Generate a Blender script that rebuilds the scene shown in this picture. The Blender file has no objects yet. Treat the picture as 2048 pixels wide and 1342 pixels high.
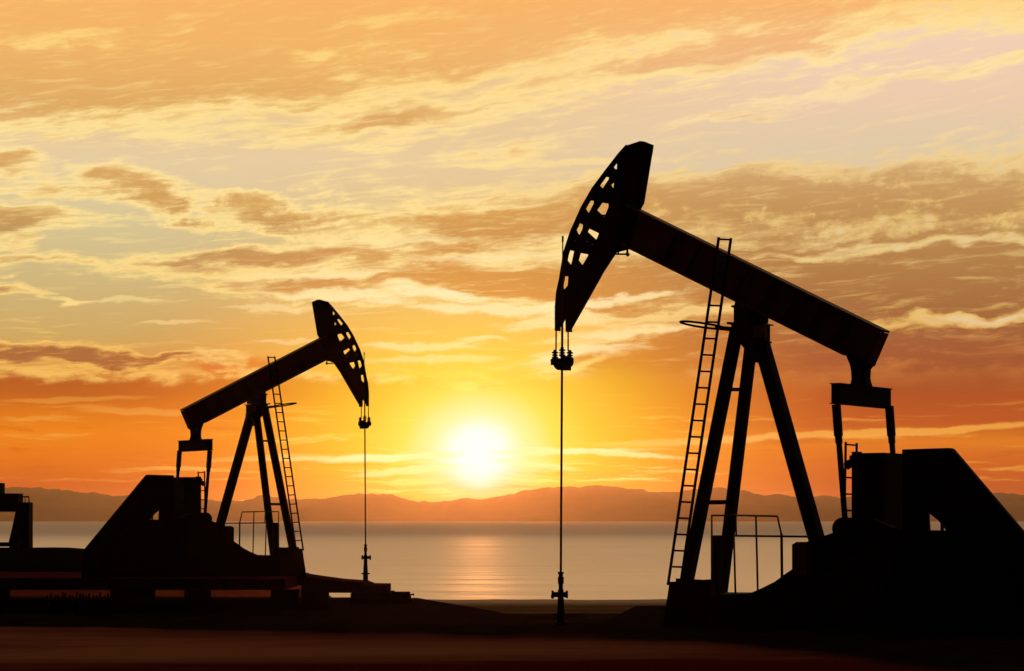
import bpy, bmesh, math, random
from mathutils import Vector, Matrix
from mathutils import noise as mnoise

# ---------------------------------------------------------------- sky (world)
def lin(c):
    out = []
    for v in c[:3]:
        v = v / 255.0
        out.append(v / 12.92 if v <= 0.04045 else ((v + 0.055) / 1.055) ** 2.4)
    return tuple(out)

class Nd:
    """tiny helper: arithmetic on shader sockets"""
    nt = None
    def __init__(self, s): self.s = s
    @staticmethod
    def _set(inp, v):
        if isinstance(v, Nd): Nd.nt.links.new(v.s, inp)
        else: inp.default_value = v
    @staticmethod
    def m(op, a, b=None, c=None, clamp=False):
        n = Nd.nt.nodes.new('ShaderNodeMath'); n.operation = op; n.use_clamp = clamp
        Nd._set(n.inputs[0], a)
        if b is not None: Nd._set(n.inputs[1], b)
        if c is not None: Nd._set(n.inputs[2], c)
        return Nd(n.outputs[0])
    def __add__(a, b): return Nd.m('ADD', a, b)
    def __radd__(a, b): return Nd.m('ADD', b, a)
    def __sub__(a, b): return Nd.m('SUBTRACT', a, b)
    def __rsub__(a, b): return Nd.m('SUBTRACT', b, a)
    def __mul__(a, b): return Nd.m('MULTIPLY', a, b)
    def __rmul__(a, b): return Nd.m('MULTIPLY', b, a)
    def __truediv__(a, b): return Nd.m('DIVIDE', a, b)

def sstep(x, a, b, lo=0.0, hi=1.0):
    n = Nd.nt.nodes.new('ShaderNodeMapRange'); n.interpolation_type = 'SMOOTHSTEP'
    Nd._set(n.inputs[0], x)
    for i, v in enumerate((a, b, lo, hi)): Nd._set(n.inputs[i + 1], v)
    return Nd(n.outputs[0])
def lstep(x, a, b, lo=0.0, hi=1.0):
    n = Nd.nt.nodes.new('ShaderNodeMapRange')
    Nd._set(n.inputs[0], x)
    for i, v in enumerate((a, b, lo, hi)): Nd._set(n.inputs[i + 1], v)
    return Nd(n.outputs[0])
def vec(x, y, z=0.0):
    n = Nd.nt.nodes.new('ShaderNodeCombineXYZ')
    for i, v in enumerate((x, y, z)): Nd._set(n.inputs[i], v)
    return Nd(n.outputs[0])
def noise(v, detail=4.0, rough=0.5, dist=0.0, scale=1.0):
    n = Nd.nt.nodes.new('ShaderNodeTexNoise'); n.noise_dimensions = '3D'
    Nd._set(n.inputs['Vector'], v)
    n.inputs['Scale'].default_value = scale; n.inputs['Detail'].default_value = detail
    n.inputs['Roughness'].default_value = rough; n.inputs['Distortion'].default_value = dist
    return Nd(n.outputs[0])
def ramp(f, stops):
    n = Nd.nt.nodes.new('ShaderNodeValToRGB'); Nd._set(n.inputs[0], f)
    cr = n.color_ramp
    while len(cr.elements) > 1: cr.elements.remove(cr.elements[-1])
    cr.elements[0].position = stops[0][0]; cr.elements[0].color = (*lin(stops[0][1]), 1)
    for p, c in stops[1:]:
        e = cr.elements.new(p); e.color = (*lin(c), 1)
    return Nd(n.outputs[0])
def cmix(f, a, b, mode='MIX'):
    n = Nd.nt.nodes.new('ShaderNodeMix'); n.data_type = 'RGBA'; n.blend_type = mode; n.clamp_factor = True
    Nd._set(n.inputs[0], f)
    for i, v in ((6, a), (7, b)):
        if isinstance(v, Nd): Nd.nt.links.new(v.s, n.inputs[i])
        else: n.inputs[i].default_value = (*v, 1)
    return Nd(n.outputs[2])
def blob(v, cx, cy, rx, ry, rot=0.0, soft='SPHERICAL'):
    mp = Nd.nt.nodes.new('ShaderNodeMapping'); mp.vector_type = 'TEXTURE'
    Nd._set(mp.inputs['Vector'], v)
    mp.inputs['Location'].default_value = (cx, cy, 0)
    mp.inputs['Rotation'].default_value = (0, 0, math.radians(rot))
    mp.inputs['Scale'].default_value = (rx, ry, 1)
    g = Nd.nt.nodes.new('ShaderNodeTexGradient'); g.gradient_type = soft
    Nd.nt.links.new(mp.outputs[0], g.inputs[0])
    return Nd(g.outputs[1])

SUN_AZ = (957 - 1024) / 4836.0
SUN_EL = (1040 - 905) / 4836.0

def build_world():
    w = bpy.data.worlds.new('World'); bpy.context.scene.world = w; w.use_nodes = True
    nt = w.node_tree; nt.nodes.clear(); Nd.nt = nt
    tc = nt.nodes.new('ShaderNodeTexCoord'); sp = nt.nodes.new('ShaderNodeSeparateXYZ')
    nt.links.new(tc.outputs['Generated'], sp.inputs[0])
    dx, dy, dz = Nd(sp.outputs[0]), Nd(sp.outputs[1]), Nd(sp.outputs[2])
    az = Nd.m('ARCTAN2', dx, dy); el = Nd.m('ARCSINE', dz)
    # azimuth / elevation of the sky in steps of 100/4836 rad, azimuth growing to the right, Y falling with elevation
    X = az * 48.36 + 10.24
    Y = 10.40 - el * 48.36
    # wind shear: the high streaks climb to the north
    k = lstep(Y, 0.0, 9.0, 0.15, 0.0)
    Xl = Nd.m('MAXIMUM', Nd.m('MINIMUM', X, 30.0), -10.0)
    Ys = Y + (Xl - 3.0) * k
    wa = noise(vec(X * 0.45, Ys * 1.1, 3.3), 3.0, 0.5) - 0.5
    wb = noise(vec(X * 1.6, Ys * 3.6, 7.1), 4.0, 0.55) - 0.5
    wc = noise(vec(X * 0.5, Ys * 1.5, 11.7), 3.0, 0.5) - 0.5
    Yw = Y + wa * 0.9 + wb * 0.28
    Xw = X + wc * 2.2
    V = vec(Xw, Yw)
    n1 = noise(vec(X * 0.34 + wc * 0.5, Ys * 2.1 + wa * 1.2, 0.0), 7.0, 0.56) - 0.5
    n2 = noise(vec(X * 0.9 + wc * 0.6, Ys * 4.6 + wa * 1.6, 5.0), 5.0, 0.6) - 0.5
    n4 = noise(vec(X * 1.5 + wc * 1.2, Ys * 10.0 + wa * 2.5, 15.0), 5.0, 0.62) - 0.5
    n6 = noise(vec(X * 3.6 + wb * 1.5, Ys * 13.0 + wb * 4.0, 41.0), 5.0, 0.65) - 0.5
    n3 = noise(vec(X * 2.2, Ys * 3.4 + wb * 0.6, 9.0), 5.0, 0.62) - 0.5
    # --- cloud density: named banks of this evening's sky + streaky noise
    edge = 3.15 - Xl * 0.02 - Xl * Xl * 0.0047
    sheet = sstep(Yw - edge, -1.9, 0.55, 0.66, -0.14)
    D = sheet + 0.30
    #        cx    cy    rx   ry   rot  amp
    blobs = SKY_BLOBS
    for cx, cy, rx, ry, rot, amp in blobs:
        D = D + blob(V, cx, cy, rx, ry, rot) * amp
    D = D + n1 * 1.2 + n2 * 1.05 + n4 * 0.9 + n6 * 0.30 + 0.05
    puff = blob(vec(X, Y), 4.5, 4.2, 4.5, 1.3) + blob(vec(X, Y), 18.0, 4.2, 6.0, 1.2) * 1.3
    D = D + n3 * puff * 1.6
    ty = lstep(Y, 0.0, 10.5)
    tx = sstep(X, 7.0, 17.0)
    def R(st): return ramp(ty, [(y / 1050.0, c) for y, c in st])
    clear = cmix(tx, R(CLEAR_L), R(CLEAR_R))
    shade = cmix(tx, R(SHADE_L), R(SHADE_R))
    lit = cmix(tx, R(LIT_L), R(LIT_R))
    # distance from the sun, measured in the same steps
    sx, sy = X - 9.57, Y - 9.05
    rs = Nd.m('SQRT', sx * sx * 0.72 + sy * sy)
    near = sstep(rs, 1.0, 6.5, 1.0, 0.0)
    lit = cmix(near * 0.75, lit, lin((255, 243, 172)))
    shade = cmix(near * 0.62, shade, lin((242, 160, 46)))
    clear = cmix(near * 0.66, clear, lin((255, 208, 98)))
    a_lit = sstep(D + n3 * 0.2, 0.04, 0.54)
    a_sh = sstep(D, 0.42, 0.98)
    col = cmix(a_lit, clear, lit)
    col = cmix(a_sh, col, shade)
    # fine parallel streaks combed by the wind
    n7 = noise(vec(X * 0.62 + wc * 1.4, Ys * 9.0 + wa * 3.2, 51.0), 5.0, 0.6) - 0.5
    zone = sstep(Y, 0.6, 2.2, 0.35, 1.0)
    col = cmix(sstep(n7, 0.03, 0.20) * zone * 0.50, col, lit)
    col = cmix(sstep(n7, -0.02, -0.20) * zone * a_lit * 0.50, col, shade)
    # soft tonal mottling inside the cloud sheets
    col = cmix(sstep(n2 + n4 * 0.9, 0.02, 0.34) * 0.42 * a_lit, col, lit)
    pm = Nd.m('MINIMUM', blob(V, 18.2, 4.15, 6.5, 0.75, -3) * 2.0 + blob(V, 14.0, 4.2, 2.5, 0.35, 0) + blob(V, 18.5, 4.55, 5.0, 0.45, -3) * 1.6, 1.0)
    n5 = noise(vec(X * 1.5, Ys * 3.2 + wb * 0.8, 31.0), 6.0, 0.62, 0.4) - 0.5
    col = cmix(sstep(n5 + n3 * 0.35, 0.05, 0.22) * pm * 0.85, col, lin((238, 200, 122)))
    for cx, cy, rx, ry, rot in ((4.2, 7.36, 0.55, 0.16, 14), (5.05, 7.36, 0.75, 0.22, -6)):
        f = blob(vec(X + wb * 1.5, Y + wb * 0.4), cx, cy, rx, ry, rot)
        col = cmix(sstep(f, 0.05, 0.6) * 0.85, col, lin((206, 100, 46)))
    for cx, cy, rx, ry, rot, st in STREAKS:
        f = blob(vec(X + wc * 0.6, Y + wb * 0.34 + wa * 0.25), cx, cy, rx, ry, rot)
        col = cmix(sstep(f * (n4 * 3.0 + 1.0), 0.05, 0.6) * st, col, cmix(near, lin((255, 226, 150)), lin((255, 250, 205))))
    # --- the low bank of orange cloud and haze above the hills
    top = 7.52 + wb * 0.5 + wa * 0.6
    rise = sstep(X, 10.5, 13.0) * 0.6 + sstep(X, 14.5, 18.5) * 0.1
    top = top - rise
    dl = Y - top
    a_low = sstep(dl, -0.05, sstep(X, 10.0, 15.0, 0.22, 1.1))
    low = cmix(tx, R(LOW_L), R(LOW_R))
    ls = noise(vec(X * 0.42 + wc, Y * 6.0 + wa * 1.8 + wb * 0.8, 21.0), 6.0, 0.58) - 0.5
    lt = sstep(ls, 0.04, 0.17) * sstep(Y, 7.7, 8.6)
    low = cmix(lt * 0.72, low, cmix(near, lin((240, 160, 62)), lin((255, 236, 120))))
    lk = sstep(ls, -0.04, -0.18) * sstep(Y, 7.7, 8.6)
    low = cmix(lk * 0.5, low, cmix(tx, lin((206, 84, 20)), lin((180, 76, 34))))
    # long bright filaments
    for cx, cy, rx, ry, rot, st in FILAMENTS:
        f = blob(vec(X, Y + wb * 0.16 + wa * 0.15), cx, cy, rx, ry, rot, 'SPHERICAL')
        low = cmix(sstep(f, 0.0, 0.5) * st, low, cmix(near, lin((246, 172, 72)), lin((255, 250, 170))))
    col = cmix(a_low, col, low)
    rim = sstep(dl, -0.16, -0.02) * sstep(dl, 0.16, 0.0) * sstep(X, 13.5, 11.0) * sstep(wb + n2, -0.10, 0.12)
    col = cmix(rim * 0.85, col, cmix(near, lin((246, 190, 96)), lin((255, 238, 150))))
    # --- sun glow
    g = Nd.m('DIVIDE', rs, 6.0)
    gcol = ramp(g, [(0.0, (255, 255, 255)), (0.07, (255, 255, 246)), (0.135, (255, 250, 170)), (0.22, (255, 238, 90)), (0.32, (255, 220, 58)),
                    (0.46, (255, 200, 40)), (0.66, (255, 166, 40)), (0.88, (248, 140, 38)), (1.0, (238, 124, 38))])
    gf = lstep(g, 0.10, 1.12, 1.0, 0.0)
    under = sstep(Y, 9.2, 10.1, 1.0, 0.62) * sstep(Y, 5.4, 8.0, 0.25, 1.0)
    gf = gf * under
    col = cmix(gf * (1.0 - a_lit * (1.0 - a_low) * 0.6), col, gcol)
    col = cmix(lt * near * sstep(rs, 0.6, 1.4) * sstep(Y, 8.6, 9.2) * 0.7, col, lin((255, 244, 140)))
    col = cmix(lk * near * sstep(Y, 9.0, 9.5) * 0.55, col, lin((250, 140, 22)))
    for cx, cy, rx, ry, rot, st in FILAMENTS[:5]:
        f = blob(vec(X, Y + wb * 0.16 + wa * 0.15), cx, cy, rx, ry, rot, 'SPHERICAL')
        col = cmix(sstep(f, 0.0, 0.5) * near * st, col, lin((255, 252, 178)))
    core_y = (sy - 0.12) * 0.85
    rc = Nd.m('SQRT', sx * sx * 1.1 + core_y * core_y) + wb * 0.22
    notch = sstep(sy + Nd.m('ABSOLUTE', sx) * 0.75 + wb * 0.3, 0.75, 1.05, 1.0, 0.0)
    core = sstep(rc + n7 * 0.5, -0.05, 0.78, 1.0, 0.0) * notch
    col = cmix(core, col, lin((255, 255, 252)))
    # --- the rest of the dome: physical sky, dim towards the east
    sky = nt.nodes.new('ShaderNodeTexSky'); sky.sky_type = 'NISHITA'; sky.sun_disc = False
    sky.sun_elevation = SUN_EL; sky.sun_rotation = SUN_AZ
    sky.air_density = 1.0; sky.dust_density = 2.0; sky.ozone_density = 1.0
    bg0 = nt.nodes.new('ShaderNodeBackground'); bg0.inputs[1].default_value = NISHITA
    nt.links.new(sky.outputs[0], bg0.inputs[0])
    bg1 = nt.nodes.new('ShaderNodeBackground')
    st = core * SUN_CORE + sstep(Y, -0.4, -5.0, 1.0, HIGH_SKY_FILL)
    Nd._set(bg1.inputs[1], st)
    # western window of clouds fades into the physical sky
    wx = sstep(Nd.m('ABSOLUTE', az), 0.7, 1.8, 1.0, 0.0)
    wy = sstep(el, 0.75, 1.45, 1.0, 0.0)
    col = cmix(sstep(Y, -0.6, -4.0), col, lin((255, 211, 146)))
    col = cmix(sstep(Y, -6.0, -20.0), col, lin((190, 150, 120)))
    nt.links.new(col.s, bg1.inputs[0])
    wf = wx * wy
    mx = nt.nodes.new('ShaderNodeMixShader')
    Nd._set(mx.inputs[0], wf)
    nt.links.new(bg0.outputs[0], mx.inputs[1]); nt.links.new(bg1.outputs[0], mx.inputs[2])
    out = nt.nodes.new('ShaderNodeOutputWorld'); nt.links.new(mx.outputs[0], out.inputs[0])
    w.cycles.sampling_method = 'MANUAL'; w.cycles.sample_map_resolution = 2048

NISHITA = 0.02
SUN_CORE = 0.15
HIGH_SKY_FILL = 1.8  # unseen sky above the view, brightened to light the sea and road
CLEAR_L = [(0, (245, 190, 120)), (200, (235, 200, 140)), (330, (230, 205, 162)), (450, (215, 198, 150)), (560, (206, 184, 128)),
           (680, (206, 168, 98)), (745, (215, 150, 70)), (1050, (215, 120, 45))]
CLEAR_R = [(0, (248, 190, 125)), (80, (243, 210, 184)), (200, (238, 204, 174)), (310, (224, 202, 168)), (420, (222, 200, 160)),
           (510, (222, 205, 168)), (650, (232, 200, 145)), (760, (215, 130, 65)), (1050, (215, 120, 45))]
SHADE_L = [(0, (248, 180, 105)), (110, (241, 180, 104)), (230, (222, 170, 100)), (330, (215, 165, 95)), (430, (208, 160, 92)),
           (470, (190, 148, 92)), (600, (196, 145, 88)), (700, (168, 104, 58)), (1050, (195, 95, 40))]
SHADE_R = [(0, (248, 179, 106)), (110, (242, 184, 128)), (210, (230, 190, 150)), (340, (210, 166, 112)), (420, (192, 146, 90)),
           (520, (178, 128, 74)), (600, (166, 112, 64)), (680, (158, 92, 54)), (760, (168, 80, 48)), (1050, (168, 80, 48))]
LIT_L = [(0, (252, 200, 112)), (70, (254, 208, 120)), (150, (254, 216, 132)), (240, (255, 226, 150)), (330, (254, 226, 158)),
         (450, (254, 226, 150)), (600, (250, 216, 134)), (720, (246, 188, 92)), (1050, (245, 170, 60))]
LIT_R = [(0, (253, 205, 122)), (70, (255, 224, 150)), (150, (255, 228, 165)), (240, (250, 220, 172)), (330, (240, 208, 145)),
         (430, (224, 184, 110)), (500, (232, 200, 132)), (640, (232, 188, 104)), (720, (215, 130, 60)), (1050, (245, 170, 60))]
LOW_L = [(0, (178, 92, 42)), (740, (174, 86, 34)), (790, (188, 92, 26)), (830, (222, 118, 18)), (870, (238, 130, 12)), (920, (230, 114, 12)),
         (970, (206, 84, 14)), (1050, (188, 72, 20))]
LOW_R = [(0, (150, 90, 55)), (660, (150, 88, 54)), (740, (154, 78, 42)), (800, (174, 76, 32)), (850, (188, 84, 28)),
         (885, (224, 122, 28)), (920, (210, 98, 26)), (980, (188, 70, 24)), (1050, (180, 66, 26))]
FILAMENTS = [(9.0, 9.10, 5.0, 0.07, -1.5, 0.6), (12.0, 9.05, 2.2, 0.07, 3.0, 0.7), (7.8, 9.15, 1.7, 0.09, -3.0, 0.8),
             (8.3, 9.38, 1.5, 0.09, -5.0, 0.6), (10.6, 9.28, 1.2, 0.08, 6.0, 0.6),
             (17.5, 8.68, 5.0, 0.10, -2.6, 0.8), (5.5, 9.15, 1.6, 0.07, -2.0, 0.5), (1.6, 8.02, 1.8, 0.07, -2.0, 0.35),
             (13.4, 8.85, 2.0, 0.10, -3.0, 0.5), (2.9, 8.25, 1.5, 0.10, 2.0, 0.45), (9.3, 7.74, 0.35, 0.14, 0.0, 0.8)]
SKY_BLOBS = [
    # clear windows
    (16.8, 2.4, 6.5, 1.5, -6, -0.60), (2.2, 3.1, 1.9, 0.40, 0, -0.55), (5.0, 3.4, 2.6, 0.6, -3, -0.60),
    (2.6, 4.85, 3.0, 0.7, 0, -0.50), (2.8, 6.3, 4.6, 1.0, 0, -0.75), (6.5, 6.7, 3.0, 0.8, 0, -0.45), (10.5, 2.75, 3.0, 0.5, -8, -0.40),
    (9.0, 6.9, 3.5, 0.9, 0, -0.45), (4.6, 3.7, 1.8, 0.4, 0, -0.4),
    # high sheet, darker belly on the left
    (2.6, 2.0, 4.6, 0.75, -2, 0.62), (1.2, 1.12, 2.8, 0.22, -3, -0.5), (8.0, 0.55, 2.6, 0.2, -9, -0.45), (6.2, 0.95, 2.0, 0.5, -8, 0.25), (6.0, 1.25, 0.8, 0.2, 0, -0.5),
    (8.5, 1.9, 4.5, 0.30, -9, -0.30), (12.5, 1.25, 4.5, 0.35, -9, -0.30), (4.8, 2.45, 3.0, 0.16, -3, -0.25),
    # dark banks, left
    (0.3, 4.68, 2.0, 0.50, 0, 1.15), (0.2, 5.98, 1.6, 0.20, 2, 1.0), (0.6, 7.08, 3.2, 0.32, 2, 1.25), (3.4, 7.18, 2.2, 0.18, -2, 0.9),
    (2.7, 3.6, 1.2, 0.42, 6, 1.0), (3.3, 4.3, 1.4, 0.42, 12, 0.95), (5.4, 4.3, 1.6, 0.45, 6, 0.95), (4.6, 5.22, 3.4, 0.32, -3, 1.0),
    (6.2, 5.8, 3.8, 0.38, 2, 1.0), (0.3, 3.4, 1.4, 0.25, 0, 0.7), (1.8, 3.95, 3.2, 0.30, 0, 0.35), (1.2, 5.25, 2.0, 0.14, 0, 0.6), (4.2, 4.6, 3.0, 0.16, 2, 0.4),
    (3.2, 6.05, 2.6, 0.14, 0, 0.55), (3.9, 6.5, 1.2, 0.10, 0, 0.5),
    # centre golden bands
    (9.3, 4.5, 3.4, 0.55, -3, 0.7), (9.0, 5.05, 4.0, 0.45, -2, 0.65), (9.6, 5.65, 3.4, 0.5, 6, 0.8), (7.8, 2.4, 1.8, 0.4, -6, 0.6),
    (10.2, 3.05, 2.0, 0.35, -8, 0.5), (11.8, 5.6, 3.2, 0.6, -4, 0.5), (8.6, 6.05, 3.2, 0.22, 6, -0.25), (10.4, 3.45, 4.0, 0.3, -4, -0.3),
    # brown sheets, right
    (15.6, 3.9, 8.0, 0.95, -3, 0.85), (20.0, 4.1, 4.5, 0.9, -3, 0.7), (18.2, 5.65, 8.0, 1.0, -3, 1.35), (13.4, 5.4, 3.6, 1.0, -3, 0.55),
    (17.5, 7.0, 8.0, 0.75, -2, 1.4), (13.2, 6.9, 3.0, 0.5, -6, 0.5), (15.3, 1.15, 2.0, 0.35, 0, 0.6), (17.2, 1.95, 5.0, 0.26, -8, 0.85), (15.0, 2.45, 2.6, 0.14, -7, 0.6), (18.0, 1.55, 2.2, 0.10, -6, 0.4), (13.6, 1.5, 2.4, 0.25, -4, 0.4),
    # bright slits in them
    (18.6, 4.95, 6.5, 0.15, -3.2, -0.85), (19.6, 6.50, 4.2, 0.13, -3.0, -1.1), (19.0, 6.25, 4.0, 0.55, -3, 0.55), (18.5, 5.1, 6.0, 0.5, -3, 0.35), (18.0, 4.50, 4.5, 0.30, -3.0, -0.30), (13.8, 6.25, 3.4, 0.13, -4, -0.6), (16.0, 4.6, 5.0, 0.7, -3, 0.5), (13.0, 4.0, 3.5, 0.7, -3, 0.35), (13.4, 7.0, 3.0, 0.5, -8, 0.4),
]
# thin sunlit cloud lines above the bank
STREAKS = [(6.9, 5.95, 2.2, 0.16, 1, 0.8), (8.6, 5.90, 1.4, 0.14, 8, 0.9), (10.0, 6.22, 2.6, 0.16, 2, 0.9), (11.9, 6.05, 2.4, 0.14, -6, 0.8),
           (8.4, 6.92, 1.6, 0.15, -2, 0.9), (8.7, 7.20, 1.9, 0.12, -1, 0.8), (11.2, 6.45, 1.6, 0.14, -4, 0.8), (9.6, 6.78, 0.7, 0.08, -4, 0.8),
           (11.6, 7.05, 1.6, 0.18, -6, 0.7), (6.2, 5.55, 2.4, 0.12, -2, 0.7), (7.8, 4.85, 2.4, 0.12, -3, 0.6), (10.0, 5.15, 2.8, 0.10, -3, 0.5),
           (12.4, 6.65, 2.6, 0.12, -5, 0.6), (5.6, 6.18, 1.5, 0.09, -1, 0.6), (3.5, 6.52, 1.0, 0.07, -3, 0.5), (5.8, 6.85, 1.2, 0.07, -2, 0.5),
           (2.2, 6.08, 2.0, 0.07, 0, 0.5), (11.0, 3.32, 3.2, 0.10, -2, 0.6), (9.6, 2.02, 3.4, 0.08, -8, 0.5), (13.0, 1.65, 3.6, 0.09, -9, 0.5)]
# ---------------------------------------------------------------- helpers
F = 4836.0                     # focal length in pixels of the 2048 px wide photograph
CAM = Vector((0.0, 0.0, 2.06))
C = bpy.context.scene.collection

def smooth(a, b, x):
    t = min(1.0, max(0.0, (x - a) / (b - a))); return t * t * (3 - 2 * t)
def interp(x, pts):
    if x <= pts[0][0]: return pts[0][1]
    for (x0, y0), (x1, y1) in zip(pts, pts[1:]):
        if x <= x1: return y0 + (y1 - y0) * (x - x0) / (x1 - x0)
    return pts[-1][1]
def tag(o, label=None, cat=None, group=None, kind=None):
    if label: o['label'] = label
    if cat: o['category'] = cat
    if group: o['group'] = group
    if kind: o['kind'] = kind
    return o
def empty(name, loc, rz=0.0):
    o = bpy.data.objects.new(name, None); C.objects.link(o)
    o.location = loc; o.rotation_euler = (0, 0, rz); o.empty_display_size = 0.3
    return o
def link_mesh(name, me, mat, parent=None, smooth_shade=False):
    o = bpy.data.objects.new(name, me); C.objects.link(o)
    if not me.materials: me.materials.append(mat)
    if parent: o.parent = parent
    if smooth_shade:
        for p in me.polygons: p.use_smooth = True
    return o

class MB:
    """collects shapes into one mesh"""
    def __init__(self): self.bm = bmesh.new()
    def box(self, c, s, rot=None):
        m = Matrix.Translation(c)
        if rot is not None: m = m @ rot
        r = bmesh.ops.create_cube(self.bm, size=1.0, matrix=m @ Matrix.Diagonal((s[0], s[1], s[2], 1)))
        return r['verts']
    def bar(self, p, q, w, h=None, up=None):
        p, q = Vector(p), Vector(q); d = (q - p)
        L = d.length; d.normalize(); h = w if h is None else h
        up = Vector(up) if up is not None else Vector((0, 0, 1))
        if abs(d.dot(up)) > 0.95: up = Vector((1, 0, 0))
        y = up.cross(d).normalized(); z = d.cross(y)
        rot = Matrix((d, y, z)).transposed().to_4x4()
        return self.box((p + q) / 2, (L, w, h), rot)
    def tube(self, p, q, r1, r2=None, n=12):
        p, q = Vector(p), Vector(q); r2 = r1 if r2 is None else r2
        d = q - p
        m = Matrix.Translation((p + q) / 2) @ d.to_track_quat('Z', 'Y').to_matrix().to_4x4()
        bmesh.ops.create_cone(self.bm, cap_ends=True, segments=n, radius1=r1, radius2=r2, depth=d.length, matrix=m)
    def ibeam(self, p, q, w, h, t=0.03, up=None):
        """I-section between p and q: flanges of width w, depth h"""
        p, q = Vector(p), Vector(q); d = (q - p).normalized()
        up = Vector(up) if up is not None else Vector((0, 0, 1))
        y = up.cross(d).normalized(); z = d.cross(y)
        off = z * (h / 2 - t / 2)
        self.bar(p + off, q + off, w, t, z); self.bar(p - off, q - off, w, t, z)
        self.bar(p, q, t, h - 2 * t - 0.002, z)
    def path(self, pts, r, n=10, closed=False):
        pts = [Vector(p) for p in pts]
        if closed: pts = pts + [pts[0]]
        for a, b in zip(pts, pts[1:]): self.tube(a, b, r, n=n)
        for a in pts[1:-1]: self.ball(a, r * 1.01, 8)
    def ball(self, c, r, n=12):
        bmesh.ops.create_uvsphere(self.bm, u_segments=n, v_segments=max(6, n // 2), radius=r, matrix=Matrix.Translation(c))
    def prism(self, poly, a0, a1, place):
        """poly: 2-D points; place(x, z, a) -> 3-D point; extruded from a0 to a1"""
        f = [self.bm.verts.new(place(x, z, a0)) for x, z in poly]
        g = [self.bm.verts.new(place(x, z, a1)) for x, z in poly]
        self.bm.faces.new(f); self.bm.faces.new(list(reversed(g)))
        n = len(poly)
        for i in range(n):
            j = (i + 1) % n
            self.bm.faces.new((f[j], f[i], g[i], g[j]))
    def build(self, name, mat, parent=None, bevel=0.0, smooth_shade=False):
        bmesh.ops.recalc_face_normals(self.bm, faces=self.bm.faces)
        if bevel:
            es = [e for e in self.bm.edges if len(e.link_faces) == 2 and e.calc_face_angle(0) > 0.6]
            bmesh.ops.bevel(self.bm, geom=es, offset=bevel, segments=1, affect='EDGES', clamp_overlap=True)
        me = bpy.data.meshes.new(name); self.bm.to_mesh(me); self.bm.free()
        return link_mesh(name, me, mat, parent, smooth_shade)

def plate_with_holes(name, outer, holes, v0, v1, mat, parent, bevel=0.004):
    """flat plate in the local x-z plane with cut-outs, from v0 to v1 along local y"""
    cu = bpy.data.curves.new(name, 'CURVE'); cu.dimensions = '2D'; cu.fill_mode = 'BOTH'
    for poly in [outer] + holes:
        s = cu.splines.new('POLY'); s.points.add(len(poly) - 1); s.use_cyclic_u = True
        for p, (x, z) in zip(s.points, poly): p.co = (x, z, 0, 1)
    cu.extrude = abs(v1 - v0) / 2 - bevel; cu.bevel_depth = bevel; cu.bevel_resolution = 0; cu.offset = -bevel
    tmp = bpy.data.objects.new('tmp', cu); C.objects.link(tmp)
    bpy.context.view_layer.update()
    me = bpy.data.meshes.new_from_object(tmp.evaluated_get(bpy.context.evaluated_depsgraph_get()))
    bpy.data.objects.remove(tmp); bpy.data.curves.remove(cu)
    me.transform(Matrix.Translation((0, (v0 + v1) / 2, 0)) @ Matrix.Rotation(math.radians(90), 4, 'X'))
    me.name = name; me.materials.clear()
    return link_mesh(name, me, mat, parent)

# ---------------------------------------------------------------- materials
def material(name, base, rough=0.6, spec=0.25, metal=0.0, var=None, vscale=3.0, bump=0.0, bscale=20.0, stretch=(1, 1, 1)):
    m = bpy.data.materials.new(name); m.use_nodes = True
    nt = m.node_tree; b = nt.nodes['Principled BSDF']
    b.inputs['Base Color'].default_value = (*base, 1); b.inputs['Roughness'].default_value = rough
    b.inputs['Specular IOR Level'].default_value = spec; b.inputs['Metallic'].default_value = metal
    tc = nt.nodes.new('ShaderNodeTexCoord'); mp = nt.nodes.new('ShaderNodeMapping')
    mp.inputs['Scale'].default_value = stretch
    nt.links.new(tc.outputs['Object'], mp.inputs[0])
    if var:
        n = nt.nodes.new('ShaderNodeTexNoise'); n.inputs['Scale'].default_value = vscale
        n.inputs['Detail'].default_value = 6; n.inputs['Roughness'].default_value = 0.65
        r = nt.nodes.new('ShaderNodeValToRGB')
        r.color_ramp.elements[0].position = 0.42; r.color_ramp.elements[0].color = (*base, 1)
        r.color_ramp.elements[1].position = 0.66; r.color_ramp.elements[1].color = (*var, 1)
        nt.links.new(mp.outputs[0], n.inputs[0]); nt.links.new(n.outputs[0], r.inputs[0])
        nt.links.new(r.outputs[0], b.inputs['Base Color'])
    if bump:
        n = nt.nodes.new('ShaderNodeTexNoise'); n.inputs['Scale'].default_value = bscale; n.inputs['Detail'].default_value = 5
        bp = nt.nodes.new('ShaderNodeBump'); bp.inputs['Strength'].default_value = bump; bp.inputs['Distance'].default_value = 0.02
        nt.links.new(mp.outputs[0], n.inputs[0]); nt.links.new(n.outputs[0], bp.inputs['Height'])
        nt.links.new(bp.outputs[0], b.inputs['Normal'])
    return m

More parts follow.
